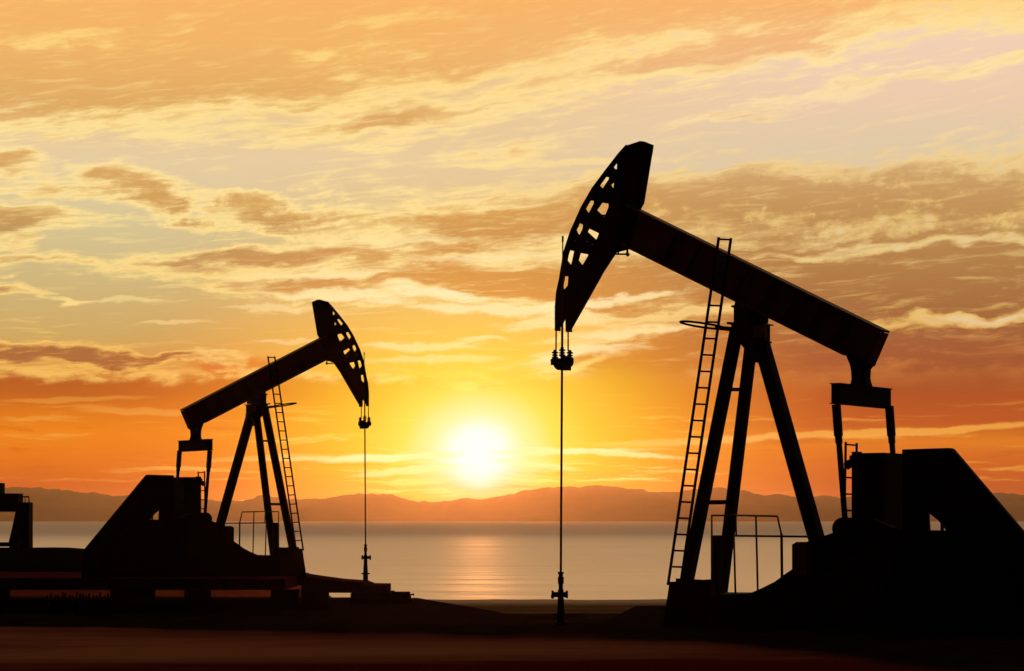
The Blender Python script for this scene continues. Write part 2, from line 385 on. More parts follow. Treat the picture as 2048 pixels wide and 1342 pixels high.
M = {}
def make_materials():
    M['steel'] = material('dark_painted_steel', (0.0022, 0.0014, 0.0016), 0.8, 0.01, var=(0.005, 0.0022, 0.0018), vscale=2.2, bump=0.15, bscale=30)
    M['beam'] = material('weathered_red_steel', (0.060, 0.007, 0.007), 0.7, 0.03, var=(0.085, 0.013, 0.010), vscale=1.6, bump=0.12, bscale=25)
    M['galv'] = material('oiled_steel', (0.008, 0.005, 0.004), 0.5, 0.1)
    M['rust'] = material('rusty_plate', (0.06, 0.016, 0.01), 0.7, 0.1, var=(0.10, 0.03, 0.016), vscale=4)
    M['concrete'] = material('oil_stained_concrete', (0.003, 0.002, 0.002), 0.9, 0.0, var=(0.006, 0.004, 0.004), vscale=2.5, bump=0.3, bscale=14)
    M['deck'] = material('stained_steel_deck', (0.030, 0.0045, 0.010), 0.9, 0.0, var=(0.042, 0.008, 0.014), vscale=1.5)
    # the dark oily soil, the wet sand and the bank are one sheet
    m = bpy.data.materials.new('ground_soil'); m.use_nodes = True; nt = m.node_tree; Nd.nt = nt
    b = nt.nodes['Principled BSDF']; b.inputs['Roughness'].default_value = 1.0; b.inputs['Specular IOR Level'].default_value = 0.0
    tc = nt.nodes.new('ShaderNodeTexCoord'); sp = nt.nodes.new('ShaderNodeSeparateXYZ'); nt.links.new(tc.outputs['Object'], sp.inputs[0])
    P = Nd(tc.outputs['Object']); gx, gy, gz = (Nd(sp.outputs[i]) for i in range(3))
    n = noise(P, 6, 0.6, 0, 0.7)
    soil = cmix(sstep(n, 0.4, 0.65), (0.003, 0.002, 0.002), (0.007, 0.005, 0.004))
    ns = noise(vec(gx * 0.03, gy * 0.4, 0.0), 4, 0.5)
    sand = cmix(sstep(ns, 0.35, 0.65), (0.040, 0.024, 0.012), (0.085, 0.052, 0.026))
    gap_glow = cmix(sstep(n, 0.4, 0.65), (0.17, 0.034, 0.014), (0.24, 0.052, 0.022))  # reddish glow of the deck gaps, painted into the bank's low colour
    c1 = cmix(sstep(gy + noise(vec(gx * 0.05, gy * 0.05), 3) * 14.0, 108.0, 112.0), soil, sand)
    c2 = cmix(sstep(gy, 90.4, 91.2) * sstep(gy, 100.0, 97.0) * sstep(gx, -5.0, -7.0) * sstep(gz + n * 0.2, 0.08, -0.06), c1, gap_glow)
    nt.links.new(c2.s, b.inputs['Base Color'])
    wet = sstep(gy, 138.0, 152.0)
    rr = lstep(wet, 0.0, 1.0, 1.0, 0.8); nt.links.new(rr.s, b.inputs['Roughness'])
    sr = lstep(wet, 0.0, 1.0, 0.0, 0.15); nt.links.new(sr.s, b.inputs['Specular IOR Level'])
    bp = nt.nodes.new('ShaderNodeBump'); bp.inputs['Strength'].default_value = 0.5; bp.inputs['Distance'].default_value = 0.05
    nb = noise(P, 6, 0.65, 0, 3.0); nt.links.new(nb.s, bp.inputs['Height']); nt.links.new(bp.outputs[0], b.inputs['Normal'])
    M['ground'] = m
    # smooth packed dirt in front
    m = bpy.data.materials.new('packed_dirt'); m.use_nodes = True; nt = m.node_tree; Nd.nt = nt
    b = nt.nodes['Principled BSDF']; b.inputs['Roughness'].default_value = 1.0; b.inputs['Specular IOR Level'].default_value = 0.0
    tc = nt.nodes.new('ShaderNodeTexCoord'); sp = nt.nodes.new('ShaderNodeSeparateXYZ'); nt.links.new(tc.outputs['Object'], sp.inputs[0])
    gx, gy = Nd(sp.outputs[0]), Nd(sp.outputs[1])
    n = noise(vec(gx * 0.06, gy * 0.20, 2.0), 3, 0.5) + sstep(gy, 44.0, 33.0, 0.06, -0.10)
    n2 = noise(vec(gx * 0.5, gy * 1.2, 6.0), 5, 0.6)
    c = ramp(n + (n2 - 0.5) * 0.25, [(0.34, (52, 16, 15)), (0.48, (80, 44, 33)), (0.60, (95, 61, 45))])
    uv = nt.nodes.new('ShaderNodeUVMap'); us = nt.nodes.new('ShaderNodeSeparateXYZ'); nt.links.new(uv.outputs[0], us.inputs[0])
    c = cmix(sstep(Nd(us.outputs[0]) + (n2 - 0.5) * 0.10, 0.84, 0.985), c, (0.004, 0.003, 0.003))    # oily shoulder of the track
    nt.links.new(c.s, b.inputs['Base Color'])
    bp = nt.nodes.new('ShaderNodeBump'); bp.inputs['Strength'].default_value = 0.25; bp.inputs['Distance'].default_value = 0.03
    nb = noise(vec(gx * 1.0, gy * 1.5, 1.0), 6, 0.6, 0, 1.0); nt.links.new(nb.s, bp.inputs['Height']); nt.links.new(bp.outputs[0], b.inputs['Normal'])
    M['road'] = m
    # calm evening sea
    m = bpy.data.materials.new('calm_sea'); m.use_nodes = True; nt = m.node_tree; Nd.nt = nt
    b = nt.nodes['Principled BSDF']
    b.inputs['Base Color'].default_value = (0.16, 0.12, 0.085, 1); b.inputs['Roughness'].default_value = SEA_ROUGH
    b.inputs['IOR'].default_value = SEA_IOR
    tc = nt.nodes.new('ShaderNodeTexCoord'); sp = nt.nodes.new('ShaderNodeSeparateXYZ'); nt.links.new(tc.outputs['Object'], sp.inputs[0])
    gx, gy = Nd(sp.outputs[0]), Nd(sp.outputs[1])
    h1 = noise(vec(gx * 0.05, gy * 0.09, 0.0), 3, 0.5)
    h2 = noise(vec(gx * 0.25, gy * 0.5, 4.0), 3, 0.5)
    h3 = noise(vec(gx * 0.006, gy * 0.012, 8.0), 3, 0.5)
    h = h1 * 1.6 + h2 * 0.28 + h3 * 5.0
    wind = noise(vec(gx * 0.0012, gy * 0.008, 12.0), 2, 0.45)
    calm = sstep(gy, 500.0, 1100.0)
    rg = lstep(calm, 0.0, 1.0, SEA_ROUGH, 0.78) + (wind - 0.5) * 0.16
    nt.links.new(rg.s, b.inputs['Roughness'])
    sheen = cmix(sstep(gy, 170.0, 900.0), (0.74, 0.58, 0.33), (0.02, 0.012, 0.008))                  # bright sky reflection near, dark hill reflection far, put into the colour
    nt.links.new(sheen.s, b.inputs['Base Color'])
    bp = nt.nodes.new('ShaderNodeBump'); bp.inputs['Strength'].default_value = 1.0; bp.inputs['Distance'].default_value = SEA_BUMP
    nt.links.new(h.s, bp.inputs['Height']); nt.links.new(bp.outputs[0], b.inputs['Normal'])
    M['sea'] = m
    M['hill'] = material('hill_scrub', (0.045, 0.032, 0.022), 0.95, 0.05, var=(0.07, 0.05, 0.03), vscale=0.004)

SEA_ROUGH = 0.54
SEA_IOR = 3.6
SEA_BUMP = 0.6

# ---------------------------------------------------------------- the land, the water, the hills
def W(px, py, Y): return Vector(((px - 1024) / F * Y, Y, CAM.z + (1040 - py) / F * Y))

BASE = [(-100, 0), (46, 0), (50, -0.10), (60, -0.72), (80, -1.72), (95, -2.3), (130, -2.76), (156, -3.02), (190, -3.7)]
BERM = [(-60, -0.87), (-3.6, -0.84), (-1.0, -1.30), (1.0, -1.72), (5.0, -2.6)]
def mound_top(x):
    px = 1024 + x * F / 94.0
    y = interp(px, [(100, 1097), (160, 1102), (300, 1114), (450, 1134), (620, 1180), (700, 1235)])
    return CAM.z - (y - 1040) * 94.0 / F
def ground_z(x, Y):
    z = interp(Y, BASE)
    s = smooth(1.9, 3.0, x) * (1 - smooth(57, 72, Y)); z = z * (1 - s) + 0.0 * s
    hb = interp(x, BERM)
    if Y > 62:
        k = smooth(64, 83, Y) * (1 - smooth(90.5, 101, Y))
        if hb > z: z = z + (hb - z) * k
        hm = mound_top(x)
        k = smooth(90.6, 93.6, Y) * (1 - smooth(97.5, 106, Y))
        if hm > z: z = z + (hm - z) * k
    q = mnoise.fractal(Vector((x * 0.35, Y * 0.35, 1.7)), 1.0, 2.0, 4)
    amp = 0.025 if Y > 50.5 else 0.006
    if Y > 100: amp = 0.012
    return z + q * amp

def build_setting():
    # ground: one sheet from behind the camera to under the water
    xs = [-320, -220, -150, -105, -75, -56, -44] + [-36 + 0.55 * i for i in range(132)] + [40, 48, 60, 80, 110, 150, 220, 320]
    ys = [-120, -60, -20, 0, 12, 20, 26, 30] + [33 + 0.5 * i for i in range(36)] + [51 + 0.6 * i for i in range(92)] + [107 + 2.2 * i for i in range(38)]
    bm = bmesh.new(); rows = []
    for Y in ys: rows.append([bm.verts.new((x, Y, ground_z(x, Y))) for x in xs])
    for a, b in zip(rows, rows[1:]):
        for i in range(len(xs) - 1): bm.faces.new((a[i], a[i + 1], b[i + 1], b[i]))
    me = bpy.data.meshes.new('ground'); bm.to_mesh(me); bm.free()
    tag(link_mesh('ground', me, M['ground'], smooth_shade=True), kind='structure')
    # packed dirt road, a sheet 6-20 mm above the soil
    edge = [(-2200, 1225), (-600, 1234), (0, 1244), (300, 1251), (600, 1258), (1000, 1264), (1200, 1268), (1400, 1277), (1600, 1293), (1800, 1319), (2048, 1345), (2400, 1395), (3200, 1560)]
    bm = bmesh.new(); rows = []
    for i in range(181):
        px = -2200 + 5400 * i / 180.0
        py = interp(px, edge) + 1.2 * math.sin(px * 0.021) + 0.7 * math.sin(px * 0.057 + 1)
        Y1 = CAM.z * F / (py - 1040); X1 = (px - 1024) / F * Y1
        row = []
        for j in range(13):
            t = j / 12.0; Y = 3.0 + (Y1 - 3.0) * t ** 0.6
            x = X1 * (0.35 + 0.65 * t)
            z = (0.022 if t < 1 else 0.0) + 0.022 * (0 if t < 1 else 0)
            row.append(bm.verts.new((x, Y, ground_z(x, Y) * (1 if Y > 46 else 0.3) + z)))
        rows.append(row)
    uvl = bm.loops.layers.uv.new('UVMap')
    for a, b in zip(rows, rows[1:]):
        for j in range(12):
            f = bm.faces.new((a[j], b[j], b[j + 1], a[j + 1]))
            for lp, t in zip(f.loops, (j, j, j + 1, j + 1)): lp[uvl].uv = (t / 12.0, 0.0)
    me = bpy.data.meshes.new('dirt_road'); bm.to_mesh(me); bm.free()
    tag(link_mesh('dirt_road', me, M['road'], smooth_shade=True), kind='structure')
    # sea
    mb = MB(); bm = mb.bm
    vs = [bm.verts.new(p) for p in ((-14000, 120, -3), (14000, 120, -3), (14000, 13600, -3), (-14000, 13600, -3))]
    bm.faces.new(vs)
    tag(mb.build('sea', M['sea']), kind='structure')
    # hills across the bay
    ridge = [(-2600, 1040), (-1500, 1012), (-700, 985), (-200, 982), (0, 976), (75, 973), (140, 983), (190, 987), (240, 990), (330, 995), (415, 999), (467, 1000.5),
             (495, 1000), (525, 991), (568, 997), (640, 997), (700, 989), (751, 987), (786, 990), (813, 997), (837, 1004), (871, 1004),
             (912, 998), (955, 999), (1008, 991), (1060, 977), (1128, 973), (1214, 972), (1300, 982), (1351, 984), (1385, 979), (1424, 974), (1481, 979), (1512, 986),
             (1569, 993), (1623, 992), (1680, 993), (1780, 990), (1880, 984), (1981, 983), (2048, 990), (2300, 985), (2800, 1000), (3600, 1015), (4600, 1040)]
    def hills(name, D, prof, depth, seed, rough):
        bm = bmesh.new(); cols = []
        px = prof[0][0]
        while px <= prof[-1][0]:
            y = interp(px, prof)
            x = (px - 1024) / F * D
            hgt = (1040 - y) / F * D + CAM.z + 3.0
            r = mnoise.fractal(Vector((px * 0.024, seed, 0)), 0.8, 2.0, 6) * rough * min(1.0, hgt / 40.0)
            hgt = max(0.5, hgt + r)
            col = []
            for k, (dy, hk) in enumerate(((-1.0, 0.0), (-0.72, 0.14), (-0.45, 0.40), (-0.2, 0.72), (0.0, 1.0), (0.35, 0.7), (1.0, 0.0))):
                w = mnoise.fractal(Vector((px * 0.012, k * 1.7, seed)), 1.0, 2.0, 4)
                hh = hgt * hk * (1 + (0.22 * w if hk not in (0.0, 1.0) else 0))
                col.append(bm.verts.new((x, D + dy * depth, -3.6 + hh)))
            cols.append(col); px += 6
        for a, b in zip(cols, cols[1:]):
            for k in range(6): bm.faces.new((a[k], b[k], b[k + 1], a[k + 1]))
        me = bpy.data.meshes.new(name); bm.to_mesh(me); bm.free()
        tag(link_mesh(name, me, M['hill'], smooth_shade=True), kind='structure')
    hills('hills', 10500.0, ridge, 1300.0, 3.0, 13.0)
    low = [(-2000, 1038), (-400, 1018), (60, 1012), (300, 1020), (520, 1030), (760, 1037), (1000, 1038), (1130, 1026), (1290, 1010), (1480, 1006), (1640, 1016), (1900, 1013), (2300, 1008), (3500, 1038)]
    hills('hills', 8600.0, low, 600.0, 9.0, 5.0)
    # evening haze over land, bay and hills
    mb = MB(); mb.box((0, 6650, 73.0), (28600, 14600, 156.0))
    m = bpy.data.materials.new('evening_haze'); m.use_nodes = True; nt = m.node_tree
    nt.nodes.remove(nt.nodes['Principled BSDF'])
    v = nt.nodes.new('ShaderNodeVolumePrincipled')
    v.inputs['Color'].default_value = (*HAZE_COL, 1); v.inputs['Density'].default_value = HAZE; v.inputs['Anisotropy'].default_value = HAZE_G
    nt.links.new(v.outputs[0], nt.nodes['Material Output'].inputs['Volume'])
    tag(mb.build('haze', m), kind='stuff')

HAZE = 3.2e-5
HAZE_G = 0.90
HAZE_COL = (1.0, 0.76, 0.54)

# ---------------------------------------------------------------- the pump jack
TH = math.radians(33.0)
O = Vector(((1500 - 1024) / F * 47.0, 47.0, 0.0))
EU = Vector((math.cos(TH), -math.sin(TH), 0)); EV = Vector((math.sin(TH), math.cos(TH), 0))
def L(px, py, v):
    """point of the pump's own frame (x along the beam to the rear, y across, z up) seen at that place of the photograph"""
    d = Vector(((px - 1024) / F, 1.0, 0))
    Y = (v + O.dot(EV)) / d.dot(EV)
    p = d * Y
    return Vector(((p - O).dot(EU), v, CAM.z + Y * (1040 - py) / F))
def LP(poly, v, ground=True):
    out = []
    for px, py in poly:
        q = L(px, py, v); out.append((q.x, -0.12 if (ground and py >= 1250) else q.z))
    return out
def flat(x, z, a): return (x, a, z)

def slab(name, poly, v0, v1, mat, parent, vp=None, bevel=0.0):
    mb = MB(); mb.prism(LP(poly, v0 if vp is None else vp), v0, v1, flat)
    return mb.build(name, mat, parent, bevel)

def make_pumpjack(root):
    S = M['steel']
    # --- walking beam: web and flanges, inclined
    a_t, b_t = L(1262, 411, 0), L(1775 - 3, 663 - 2, 0)
    mb = MB()
    top = [(1262, 411), (1771, 663)]; bot = [(1250, 491), (1700, 712)]
    def pl(x): return 411 + (x - 1262) * 0.4951
    mb.prism(LP([(1262, 414), (1767, 664), (1739, 731), (1700, 727), (1692, 708), (1262, 495)], 0), -0.035, 0.035, flat)
    dirv = (b_t - a_t).normalized(); nrm = Vector((-dirv.z, 0, dirv.x))
    mb.bar(a_t - nrm * 0.02, b_t - nrm * 0.02, 0.36, 0.04, nrm)
    a_b, b_b = L(1250, 491, 0), L(1694, 711, 0)
    mb.bar(a_b + nrm * 0.015, b_b + nrm * 0.015, 0.36, 0.04, nrm)
    e_t, e_b = L(1769, 666, 0), L(1741, 731, 0)
    mb.bar(e_t, e_b, 0.34, 0.03, dirv)
    for k in range(1, 9):                                            # web stiffeners
        px = 1310 + k * 48
        p, q = L(px, pl(px) + 8, 0), L(px - 34, pl(px - 34) + 84, 0)
        mb.bar(p, q, 0.24, 0.02, dirv)
    mb.build('walking_beam', M['beam'], root)
    # --- horsehead
    outline = [(1306, 290), (1289, 283), (1281, 282.5), (1256, 291), (1240, 309), (1216, 340), (1189, 376), (1167, 414), (1145, 463),
               (1131.5, 504), (1122.5, 560), (1117, 584), (1114, 614), (1114.5, 655), (1119.5, 655), (1126, 645), (1130.5, 636), (1132.5, 640), (1133, 664), (1142.8, 664),
               (1142.8, 657), (1175, 600), (1208, 541), (1232, 505), (1262, 497), (1281, 417), (1287, 406)]
    z1 = [  # cut-outs, read at 4.4733 times the photograph from (1050, 260)
        [(830, 285), (780, 325), (818, 360), (830, 350)],
        [(720, 418), (760, 425), (755, 445), (705, 520), (690, 522), (662, 490)],
        [(805, 455), (800, 520), (785, 520), (765, 490)],
        [(580, 630), (625, 635), (620, 665), (580, 740), (565, 745), (535, 695)],
        [(685, 650), (755, 660), (755, 690), (715, 790), (640, 715)],
        [(487, 828), (527, 850), (520, 890), (495, 938), (480, 938), (455, 895)],
        [(572, 878), (667, 925), (665, 940), (645, 985), (635, 983), (555, 910)],
        [(398, 1075), (447, 1085), (440, 1120), (422, 1205), (405, 1205), (370, 1160)],
        [(492, 1100), (575, 1115), (570, 1130), (525, 1205), (508, 1208), (475, 1165)]]
    holes = [[(1050 + x / 4.4733, 260 + y / 4.4733) for x, y in h] for h in z1]
    holes.append([(1125.5, 552), (1138.5, 553), (1137.2, 571), (1130, 579.5), (1126, 577)])
    for cx, cy in ((1151, 480.4), (1175.9, 483), (1186.1, 488.2)):
        holes.append([(cx + 2.1 * math.cos(a * math.pi / 4), cy + 2.1 * math.sin(a * math.pi / 4)) for a in range(8)])
    hv = 0.04
    head = plate_with_holes('horsehead', LP(outline, 0, False), [LP(h, 0, False) for h in holes], -hv, hv, S, root)
    mb = MB()                                                        # curved face the cable lies on
    arc = [(1256, 291), (1240, 309), (1216, 340), (1189, 376), (1167, 414), (1145, 463), (1131.5, 504), (1122.5, 560), (1117, 584), (1114.5, 614), (1114.5, 662)]
    pts = []
    for (x0, y0), (x1, y1) in zip(arc, arc[1:]):
        pts += [(x0 + (x1 - x0) * t / 3, y0 + (y1 - y0) * t / 3) for t in range(3)]
    pts.append(arc[-1]); q = LP(pts, 0, False); n = len(q)
    ring = q + [(x + 0.022, z) for x, z in reversed(q)]
    mb.prism(ring, -0.10, 0.10, flat)
    mb.build('head_face', S, head)
    for (x0, y0), (x1, y1) in (((1225, 350), (1262, 330)), ((1196, 388), (1262, 372)), ((1170, 432), (1250, 430)), ((1132, 535), (1190, 545))):
        p, r = L(x0 + 8, y0, 0), L(x1, y1, 0)                        # stiffening ribs welded across the plate
        mb = MB(); mb.bar(p, r, 0.17, 0.025); mb.build('head_rib', S, head)
    mb = MB(); mb.bar(L(1300, 300, 0), L(1280, 405, 0), 0.22, 0.02, (1, 0, 0)); mb.build('head_rib', S, head)
    mb = MB()
    mb.tube(L(1255, 492, -0.12), L(1254.5, 509, -0.12), 0.022); mb.tube(L(1231, 508, -0.12), L(1259, 508.5, -0.12), 0.018); mb.tube(L(1240, 492, -0.12), L(1236, 508, -0.12), 0.016)
    mb.tube(L(1254, 505, -0.12), L(1256, 512, -0.12), 0.03)
    mb.build('head_latch', S, root)
    # --- bridle cables, carrier bar, polished rod
    for px0, px1, v in ((1112.3, 1112, -0.02), (1136.2, 1136.3, -0.02)):
        mb = MB(); mb.tube(L(px0, 655, v), L(px1, 702, v), 0.016, n=8); mb.build('bridle_cable', M['galv'], root, smooth_shade=True)
    bar_z = L(1124, 722, -0.02).z
    mb = MB()
    mb.prism(LP([(1107, 720), (1110, 717.5), (1115, 716), (1119, 718.5), (1121, 722), (1124, 719), (1128, 719), (1131, 713), (1135, 712), (1141, 716), (1141.5, 724), (1140, 730), (1136.5, 733),
                 (1136, 740.5), (1121, 740.5), (1116, 737), (1113, 731), (1108, 729)], -0.02, False), -0.14, 0.10, flat)
    mb.tube(L(1101.5, 729, -0.02), L(1112, 729, -0.02), 0.012, n=8)
    cb = mb.build('carrier_bar', S, root)
    for px, y0, y1 in ((1110, 699.5, 720), (1124.3, 694.5, 722), (1139.5, 700, 722)):
        mb = MB()
        mb.tube(L(px, y0, -0.02), L(px, y1, -0.02), 0.035)
        for yy in (y0 + 4, y0 + 9.5, y0 + 15): mb.tube(L(px, yy, -0.02), L(px, yy + 3.2, -0.02), 0.058)
        mb.tube(L(px - 6, y0 + 6, -0.02), L(px + 6, y0 + 6, -0.02), 0.014, n=8); mb.tube(L(px - 6, y0 + 15.5, -0.02), L(px + 6, y0 + 15.5, -0.02), 0.014, n=8)
        mb.build('rod_clamp', S, cb, smooth_shade=False)
    mb = MB()
    mb.tube(L(1121.6, 1150, -0.02), L(1124.6, 640, -0.02), 0.024, n=10)
    mb.tube(L(1124.6, 640, -0.22), L(1125.4, 484, -0.22), 0.012, n=8); mb.tube(L(1125.4, 484, -0.22), L(1125.6, 472, -0.22), 0.02, n=8)
    mb.bar(L(1124.6, 640, -0.22), L(1124.6, 640, -0.02), 0.03)
    mb.build('polished_rod', M['galv'], root)
    # --- saddle bearing on top of the post
    mb = MB()
    mb.prism(LP([(1478, 604), (1530, 628), (1529, 646), (1475, 646), (1475, 616)], 0, False), -0.16, 0.16, flat)
    mb.prism(LP([(1471, 612), (1480, 611), (1480, 616), (1471, 616)], 0, False), -0.18, 0.18, flat)
    c = L(1502, 632, 0)
    mb.tube((c.x, -0.30, c.z), (c.x, 0.30, c.z), 0.11, n=18)
    mb.build('saddle_bearing', S, root)
    mb = MB()
    mb.prism(LP([(1466, 645.5), (1535, 647.5), (1535, 650), (1466, 650)], 0, False), -0.26, 0.26, flat)
    mb.prism(LP([(1472, 650), (1530, 650), (1530, 690), (1512, 725), (1500, 700), (1478, 672)], 0, False), -0.22, 0.22, flat)
    mb.prism(LP([(1520, 681.5), (1538, 682.5), (1538, 686), (1520, 686)], 0, False), -0.12, 0.12, flat)
    mb.build('post_cap', S, root)
    mb = MB(); mb.prism(LP([(1506, 652), (1531, 648), (1533, 674), (1508, 674)], -0.24, False), -0.262, -0.225, flat)
    mb.build('inspection_plate', M['rust'], root)
    # --- samson post
    def foot(px, py, v): p = L(px, py, v); return p
    def leg(top, bot, w):
        p, q = L(*top), L(*bot); d = (q - p)
        g = p + d * ((p.z + 0.1) / (p.z - q.z))
        mb = MB(); mb.ibeam(p, g, w, w, 0.03, (1, 0, 0))
        mb.bar(p + d * 0.02, g, w * 0.52, w * 0.93, (1, 0, 0))
        mb.bar((g.x - 0.10, g.y, 0.55), (g.x + 0.16, g.y, 0.55), 0.3, 0.05)
        return mb.build('leg', S, root)
    leg((1472.5, 664, -0.24), (1375, 1157, -0.62), 0.20)
    leg((1502, 690, 0.20), (1454, 1090, 0.56), 0.19)
    leg((1519, 672, 0.0), (1630, 1066, 0.0), 0.245)
    mb = MB(); mb.bar(L(1445, 779, -0.36), L(1492, 779, 0.30), 0.07, 0.07); mb.build('brace', S, root)
    mb = MB(); mb.bar(L(1400, 1005, -0.52), L(1468, 1004, 0.46), 0.085, 0.085); mb.build('brace', S, root)
    mb = MB(); mb.bar(L(1352, 1162, -0.74), L(1415, 1165, -0.5), 0.10, 0.10); mb.build('leg_shoe', S, root)
    # --- access ladder up the post with its hoop
    mb = MB()
    vl, vr = -0.70, -0.24
    l0, l1 = L(1437.7, 474.5, vl), L(1336.0, 1170, vl); r0, r1 = L(1462, 476, vr), L(1360.6, 1172, vr)
    mb.bar(l0, l1, 0.042, 0.042, (1, 0, 0)); mb.bar(r0, r1, 0.042, 0.042, (1, 0, 0))
    for k in range(21):
        y = 478.4 + 32.72 * k
        tl = (y - 474.5) / (1170 - 474.5); tr = (y - 476 + 1) / (1172 - 476)
        mb.tube(l0.lerp(l1, tl), r0.lerp(r1, tr), 0.019, n=8)
    lad = mb.build('ladder', S, root)
    mb = MB()
    c = L(1406, 650.5, -0.46); R0 = 0.44
    ring = []
    for k in range(40):
        a = k * math.tau / 40
        u, v = math.cos(a) * R0, math.sin(a) * R0
        ring.append((c.x + u, c.y + v, c.z - 0.145 * (u * math.cos(TH) + v * math.sin(TH)) / 0.9 * 0.95))
    mb.path(ring, 0.022, n=8, closed=True)
    q = L(1474, 659, -0.3); e = L(1440, 656, -0.30)
    mb.bar(e, q, 0.05, 0.085); mb.bar(L(1440, 656, -0.16), L(1474, 660, -0.16), 0.05, 0.08)
    mb.bar(L(1432, 654, -0.3), L(1432, 655, -0.16), 0.05, 0.06)
    mb.build('safety_hoop', S, root)
    # --- tail: neck, equalizer, pitman arms
    mb = MB()
    mb.prism(LP([(1699, 705), (1745, 728), (1737, 738), (1736, 757), (1740, 772), (1705, 772), (1708, 759), (1707, 740), (1703, 724)], 0, False), -0.115, 0.115, flat)
    c = L(1721, 741, 0); mb.tube((c.x, -0.2, c.z), (c.x, 0.2, c.z), 0.10, n=16)
    mb.build('tail_bearing', S, root)
    c = L(1723.5, 792, 0)
    mb = MB()
    mb.box((c.x, 0, c.z), (0.17, 2.30, 0.35)); mb.box((c.x, 0, c.z + 0.183), (0.22, 2.36, 0.016)); mb.box((c.x, 0, c.z - 0.183), (0.22, 2.36, 0.016))
    mb.build('equalizer_bar', S, root)
    for v, t0, t1, t2 in ((-0.96, (1672.5, 809), (1677, 872), (1691, 1052)), (0.96, (1778.5, 812), (1783, 872), (1797, 1052))):
        mb = MB()
        p, m_, q = L(*t0, v), L(*t1, v), L(*t2, v)
        mb.bar(p, m_, 0.13, 0.125, (1, 0, 0))
        vs = mb.bar(m_, m_.lerp(q, 0.08), 0.11, 0.10, (1, 0, 0))
        mb.bar(m_.lerp(q, 0.08), q, 0.075, 0.085, (1, 0, 0))
        mb.tube((q.x, v - 0.10, q.z), (q.x, v + 0.10, q.z), 0.14, n=16)
        mb.build('pitman_arm', S, root)
    # --- gearbox, cranks, guard
    cg = L(1757, 1000, 0)
    zt = L(1757, 907, 0).z; zb = 0.6
    mb = MB()
    mb.box((cg.x, 0, (zt + zb) / 2), (0.66, 0.98, zt - zb)); mb.box((cg.x, 0, zt - 0.10), (0.72, 1.04, 0.12))
    mb.box((cg.x, 0, zb + 0.9), (0.74, 1.10, 0.10))
    gl = L(1712, 906, -0.45); mb.box((gl.x, -0.42, zt + 0.012), (0.16, 0.16, 0.03))
    for sgn in (-1, 1): mb.tube((cg.x - 0.1, sgn * 0.48, cg.z - 0.72), (cg.x - 0.1, sgn * 1.06, cg.z - 0.72), 0.12, n=16)
    mb.build('gearbox', S, root, bevel=0.012)
    for v0, v1 in ((-1.02, -0.80), (0.80, 1.02)):
        vp = -0.91 if v0 < 0 else 0.91; dx = 0 if v0 < 0 else 48
        mb = MB()
        cpx = [(1690 + dx + 21 * math.cos(a), 1057 + 22 * math.sin(a)) for a in [math.pi * (0.5 + k / 10) for k in range(11)]]
        mb.prism(LP(cpx + [(1745 + dx, 1036), (1790 + dx, 1055), (1800 + dx, 1110), (1770 + dx, 1140), (1700 + dx, 1110)], vp, False), v0, v1, flat)
        mb.build('crank', S, root)
        mb = MB()
        ct = L(1735 + dx, 1118, vp)
        mb.prism([(ct.x + 0.62 * math.cos(a), ct.z + 0.62 * math.sin(a)) for a in [math.pi + k * math.pi / 14 for k in range(15)]], v0 - 0.12, v0 - 0.004, flat)
        mb.build('counterweight', S, root)
    outer = LP([(1808, 899), (1901, 896), (1906, 898), (2150, 1185), (2150, 1262), (1812, 1262)], -0.42)
    hole = LP([(1855.5, 1021), (1880, 1041), (1896.5, 1061.5), (1857.5, 1061.5)], -0.42, False)
    bg = plate_with_holes('belt_guard', outer, [hole], -0.52, -0.32, S, root, bevel=0.012)
    mb = MB(); mb.bar(L(1884.5, 1036, -0.42), L(1884.5, 1066, -0.42), 0.05, 0.05); mb.build('guard_strut', S, bg)
    for t in (0.18, 0.4, 0.62, 0.84):
        a = Vector(L(1906, 898, -0.53)).lerp(L(2150, 1185, -0.53), t); b2 = a + Vector((-0.45, 0, -0.3))
        mb = MB(); mb.bar(a + Vector((-0.03, 0, -0.06)), b2, 0.03, 0.05); mb.build('guard_rib', S, bg)
    # --- ladder on the gearbox
    mb = MB()
    vl, vr = -0.62, -0.20
    l0, l1 = L(1691.5, 884, vl), L(1689, 1040, vl); r0, r1 = L(1713.5, 886, vr), L(1711, 1040, vr)
    mb.bar(l0, l1, 0.035, 0.035, (1, 0, 0)); mb.bar(r0, r1, 0.035, 0.035, (1, 0, 0))
    for k in range(5):
        t = 0.03 + k * 0.212; mb.tube(l0.lerp(l1, t), r0.lerp(r1, t), 0.016, n=8)
    mb.bar(L(1693, 923, -0.5), L(1702, 935, -0.45), 0.1, 0.14)
    mb.build('gearbox_ladder', S, root)
    # --- skid base: front shoe, stepped pedestal
    front = [(1324, 1262), (1339, 1163.5), (1352, 1163), (1412, 1159), (1412, 1171), (1419, 1172), (1419, 1262)]
    body = [(1330, 1262), (1336, 1188), (1450, 1189), (1500, 1186.5), (1524, 1176), (1550, 1163), (1567, 1150), (1585, 1138), (1585, 1088), (1612, 1084), (1664, 1066), (1690, 1062),
            (1760, 1061), (1950, 1061), (2010, 1130), (2040, 1262)]
    mb = MB(); mb.prism(LP(body, -0.78), -0.78, 0.78, flat); sk = mb.build('skid_base', S, root)
    slab('foot_block', front, -0.86, -0.60, S, root)
    slab('control_box', [(1421.5, 1070.5), (1440, 1070.5), (1440, 1192), (1421.5, 1192)], -0.5, -0.34, S, root)
    slab('brake_box', [(1584, 1090), (1592, 1084), (1613, 1083.5), (1613, 1150), (1584, 1150)], -0.98, -0.785, M['beam'], root)
    # --- guard rail along the crank pit
    v = -0.79
    mb = MB()
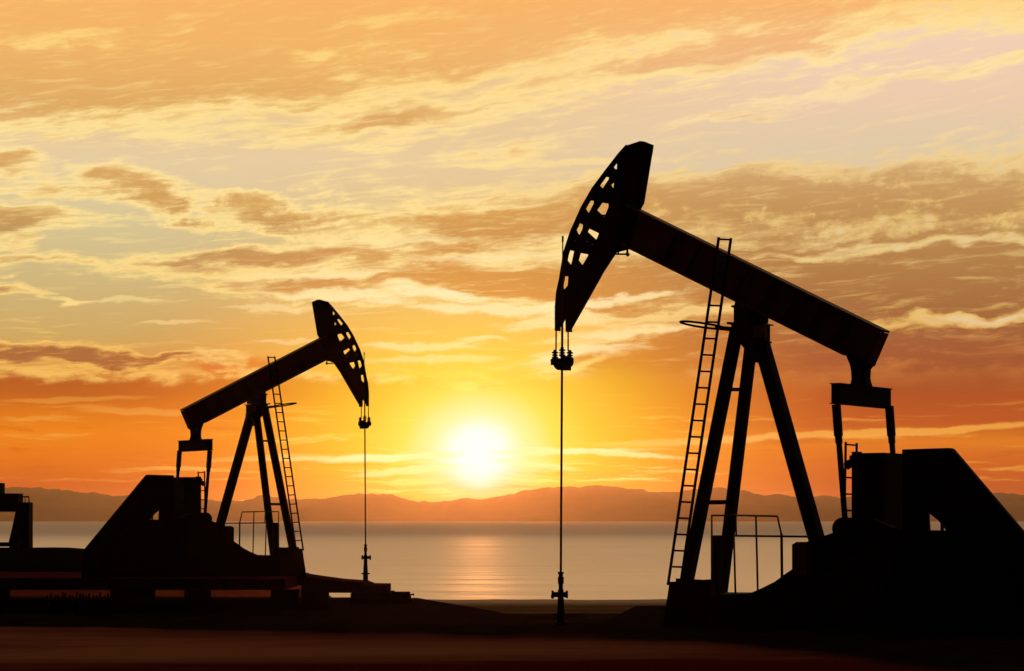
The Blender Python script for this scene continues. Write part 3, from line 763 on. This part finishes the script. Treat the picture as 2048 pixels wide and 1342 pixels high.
    def rod(a, b, r=0.018, va=v, vb=v): mb.tube(L(*a, va), L(*b, vb), r, n=8)
    rod((1423, 1031), (1470, 1030.5)); rod((1470, 1030.5), (1554.8, 1032.5)); rod((1554.8, 1032.5), (1562.5, 1068))
    rod((1423.5, 1031), (1424.5, 1190)); rod((1471.5, 1030.5), (1472.5, 1072)); rod((1467.8, 1072), (1471, 1190), 0.02)
    rod((1511.8, 1032), (1515.6, 1183), 0.02); rod((1563, 1067), (1564, 1160), 0.028); rod((1467.8, 1071.5), (1616, 1073.2), 0.02)
    mb.build('guard_rail', M['galv'], root, smooth_shade=True)

def copy_tree(o, parent=None):
    c = o.copy(); C.objects.link(c); c.parent = parent
    for ch in [x for x in bpy.data.objects if x.parent == o]: copy_tree(ch, c)
    return c

def make_wellhead(root):
    """root at the ground under the rod; heights in metres"""
    mb = MB()
    for z0, z1, r0, r1 in ((-0.42, 0.30, 0.10, 0.075), (0.30, 0.52, 0.07, 0.065)): mb.tube((0, 0, z0), (0, 0, z1), r0, r1, 16)
    mb.tube((0, 0, 0.0), (0, 0, 0.05), 0.15, n=16)
    mb.build('casing', M['steel'], root)
    mb = MB()
    mb.tube((-0.17, 0, 0.60), (0.13, 0, 0.60), 0.055, n=14); mb.tube((-0.19, 0, 0.60), (-0.145, 0, 0.60), 0.085, n=14); mb.tube((0.10, 0, 0.605), (0.145, 0, 0.605), 0.078, n=14)
    mb.tube((-0.172, 0, 0.53), (-0.172, 0, 0.6), 0.03, n=10)
    mb.tube((0, 0, 0.50), (0, 0, 0.70), 0.06, n=14)
    mb.build('flow_tee', M['steel'], root)
    mb = MB()
    mb.tube((0, 0, 0.70), (0, 0, 0.84), 0.045, n=14); mb.tube((0, 0, 0.82), (0, 0, 0.96), 0.06, 0.064, 14); mb.tube((0, 0, 0.96), (0, 0, 1.02), 0.045, n=14); mb.tube((0, 0, 1.02), (0, 0, 1.065), 0.062, n=14)
    mb.build('stuffing_box', M['steel'], root)

def build_things():
    rz = -TH
    r = empty('pumpjack', O, rz)
    tag(r, 'larger nearer dark oil pumpjack with head raised high, its rod straight into the ground', 'pumpjack', 'oil pumpjacks at sunset')
    make_pumpjack(r)
    l = copy_tree(r)
    SC = 0.56
    YL = 47.0 / SC
    l.location = ((514.5 - 1024) / F * YL, YL, 0.204); l.scale = (-1, 1, 1); l.rotation_euler = (0, 0, TH + math.radians(0.35))
    l['label'] = 'smaller farther dark oil pumpjack on a raised deck, its head facing right'
    # wellheads under the two rods
    p = L(1121.6, 1248, -0.02); w = O + EU * p.x + EV * p.y
    a = empty('wellhead', (w.x, w.y, p.z + 0.0))
    tag(a, 'wellhead pipe with side valve standing on bare ground under the larger pumpjack', 'wellhead', 'wellheads under the rods')
    make_wellhead(a)
    b = copy_tree(a); b.scale = (-1, 1, 1)
    q = Vector((p.x, p.y, 0)); ml = Matrix.LocRotScale(l.location, l.rotation_euler.to_quaternion(), l.scale) @ q
    b.location = (ml.x, ml.y, l.location.z + p.z - 0.02)
    b['label'] = 'wellhead pipe with side valve at the end of the deck under the smaller pumpjack'
    Yw = ml.y
    # deck carrying the left pump
    d = empty('steel_deck', (-13.0, 80.0, -0.75))
    tag(d, 'long low dark steel deck on short piers under the smaller pumpjack', 'deck')
    def dk(name, parts, mat):
        mb = MB()
        for poly, Y0, Y1 in parts:
            mb.prism([((x - 1024) / F * Y1, CAM.z + (1040 - y) / F * Y1) for x, y in poly], Y0, Y1, lambda x, z, a_: (x + 13.0, a_ - 80.0, z + 0.75))
        return mb.build(name, mat, d)
    dk('deck_plate', [([(-120, 1143), (618, 1145.5), (618, 1165), (-120, 1165)], 79.2, 88.6)], M['deck'])
    dk('ramp', [([(618.5, 1147), (650, 1152), (690, 1157.2), (722, 1159.5), (736, 1160.5), (750, 1166), (782, 1166.5), (782, 1180), (618.5, 1180)], 84.2, 87.6)], M['deck'])
    zb = CAM.z + (1040 - 1165) / F * 88.6
    for x0, x1 in ((-60, 14), (220, 306), (368, 418), (541, 597), (601, 656)):
        X0, X1 = (x0 - 1024) / F * 79.6, (x1 - 1024) / F * 79.6
        mb = MB(); mb.box(((X0 + X1) / 2 + 13.0, -0.1, (zb - 0.003 - 1.1) / 2 + 0.75), (X1 - X0, 0.5, zb - 0.003 + 1.1)); mb.build('pier', M['concrete'], d, bevel=0.02)
    # stepped blocks at the end of the deck
    def block(x0, x1, y0, Y0, Y1, label, mat, extra=None):
        Ym = (Y0 + Y1) / 2; X0, X1 = (x0 - 1024) / F * Y0, (x1 - 1024) / F * Y0
        zt = CAM.z + (1040 - y0) / F * Y1; zb_ = ground_z((X0 + X1) / 2, Ym) - 0.12
        o = empty('concrete_block', ((X0 + X1) / 2, Ym, zb_ + 0.12))
        tag(o, label, 'block', 'concrete blocks at the end of the deck')
        mb = MB(); mb.box((0, 0, (zt - zb_) / 2 - 0.12), (X1 - X0, Y1 - Y0, zt - zb_)); mb.build('block', mat, o, bevel=0.025)
        return o, zt
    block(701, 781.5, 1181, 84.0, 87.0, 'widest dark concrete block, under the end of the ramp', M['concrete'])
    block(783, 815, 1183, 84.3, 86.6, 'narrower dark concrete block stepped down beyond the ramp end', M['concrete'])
    # valve stub beside the blocks
    vp = W(821, 1215, 85.4); gz = ground_z(vp.x, 85.4)
    o = empty('pipe_valve', (vp.x, 85.4, gz)); tag(o, 'short upright pipe with crossways handle beside the outermost concrete block', 'valve')
    zt = W(821, 1197, 85.4).z - gz
    mb = MB(); mb.tube((0, 0, -0.1), (0, 0, zt), 0.10, n=16); mb.tube((0.07, 0, -0.1), (0.07, 0, zt - 0.12), 0.05, n=12); mb.build('pipe', M['steel'], o, smooth_shade=False)
    mb = MB(); mb.tube((0, 0, zt), (0, 0, zt + 0.12), 0.025, n=10); mb.tube((-0.13, 0, zt + 0.14), (0.10, 0, zt + 0.14), 0.03, n=10); mb.tube((0.09, 0, zt + 0.14), (0.13, 0, zt + 0.14), 0.045, n=10); mb.build('handle', M['galv'], o)
    # pipe rack under the deck
    o = empty('pipe_rack', W(160, 1204, 78.4) ); tag(o, 'low rack of thin upright pipes in the shadow in front of the deck', 'rack')
    o.location.z = ground_z(o.location.x, 78.4)
    mb = MB(); rnd = random.Random(4)
    for px in range(96, 216, 7):
        x = (px + rnd.uniform(-2, 2) - 1024) / F * 78.4 - o.location.x
        h = 0.62 + rnd.uniform(-0.05, 0.1)
        mb.tube((x, rnd.uniform(-.03, .03), -0.12), (x, 0, h), 0.02 + 0.02 * rnd.random(), n=8)
    xa, xb = (94 - 1024) / F * 78.4 - o.location.x, (218 - 1024) / F * 78.4 - o.location.x
    mb.build('upright', M['steel'], o)
    mb = MB(); mb.tube((xa, 0, 0.40), (xb, 0, 0.42), 0.03, n=8); mb.tube((xa, 0, 0.12), (xb, 0, 0.10), 0.03, n=8); mb.build('rail', M['steel'], o)
    # equipment stand on the bank at the left border
    Ys = 95.5
    base = W(40, 1098, Ys); gz = ground_z(base.x, Ys)
    o = empty('equipment_stand', (base.x, Ys, gz)); tag(o, 'dark steel stand with flat top on splayed legs, standing on the bank behind the deck', 'stand')
    def st(name, polys, y0, y1, tubes=()):
        mb = MB()
        for poly in polys:
            mb.prism([((x - 1024) / F * Ys - base.x, (CAM.z + (1040 - y) / F * Ys - gz) if y < 1095 else -0.12) for x, y in poly], y0, y1, lambda x, z, a_: (x, a_, z))
        for (a0, a1, r) in tubes:
            p0, p1 = W(*a0, Ys), W(*a1, Ys); off = Vector((base.x, Ys, gz)); mb.tube(p0 - off, p1 - off, r, n=10)
        return mb.build(name, M['steel'], o)
    st('top_beam', [[(-150, 987), (41, 987), (41, 1004.5), (36, 1012), (35, 1023.5), (-150, 1023.5)]], -0.5, 0.5)
    st('post', [[(-30, 966), (5.5, 966), (5.5, 986.8), (-30, 986.8)]], -0.4, 0.4)
    st('leg', [[(41.2, 1004.6), (61.5, 1004.6), (61.5, 1099), (43.8, 1099), (43.8, 1077), (36.8, 1090), (36.8, 1099), (24, 1099), (21.5, 1084), (28, 1058), (35.2, 1023.7), (36.2, 1012.2)]], -0.42, 0.42)
    st('leg', [[(-140, 1023.7), (-100, 1023.7), (-100, 1099), (-140, 1099)]], -0.42, 0.42)
    st('brace', [[(-100, 1084.5), (21.4, 1084.5), (23, 1093), (-100, 1093)]], -0.2, 0.2)
    st('pipe', [], 0, 0, (((41, 993.5), (57.5, 993.5), 0.03), ((57.5, 993), (58.5, 1004.8), 0.022), ((50, 993.5), (50, 1004.8), 0.014)))

def build_camera_light():
    cam = bpy.data.cameras.new('camera'); o = bpy.data.objects.new('camera', cam); C.objects.link(o)
    cam.sensor_width = 36.0; cam.lens = F * 36.0 / 2048.0; cam.shift_y = 369.0 / 2048.0
    cam.clip_start = 0.1; cam.clip_end = 60000
    o.location = CAM; o.rotation_euler = (math.pi / 2, 0, 0)
    bpy.context.scene.camera = o
    s = bpy.data.lights.new('sun', 'SUN'); s.energy = SUN_E; s.angle = math.radians(0.5); s.color = (1.0, 0.34, 0.10)
    so = bpy.data.objects.new('sun', s); C.objects.link(so)
    d = Vector((math.sin(SUN_AZ) * math.cos(SUN_EL), math.cos(SUN_AZ) * math.cos(SUN_EL), math.sin(SUN_EL)))
    so.rotation_euler = d.to_track_quat('Z', 'Y').to_euler(); so.location = (0, 20, 30)

SUN_E = 0.24

sc = bpy.context.scene
sc.render.engine = 'CYCLES'
sc.view_settings.view_transform = 'Standard'; sc.view_settings.look = 'None'
sc.view_settings.exposure = 0.0; sc.view_settings.gamma = 1.0
sc.cycles.use_denoising = True
sc.cycles.max_bounces = 6; sc.cycles.diffuse_bounces = 3; sc.cycles.glossy_bounces = 3; sc.cycles.volume_bounces = 0
sc.cycles.sample_clamp_indirect = 6.0
build_world()
make_materials()
build_setting()
build_things()
build_camera_light()
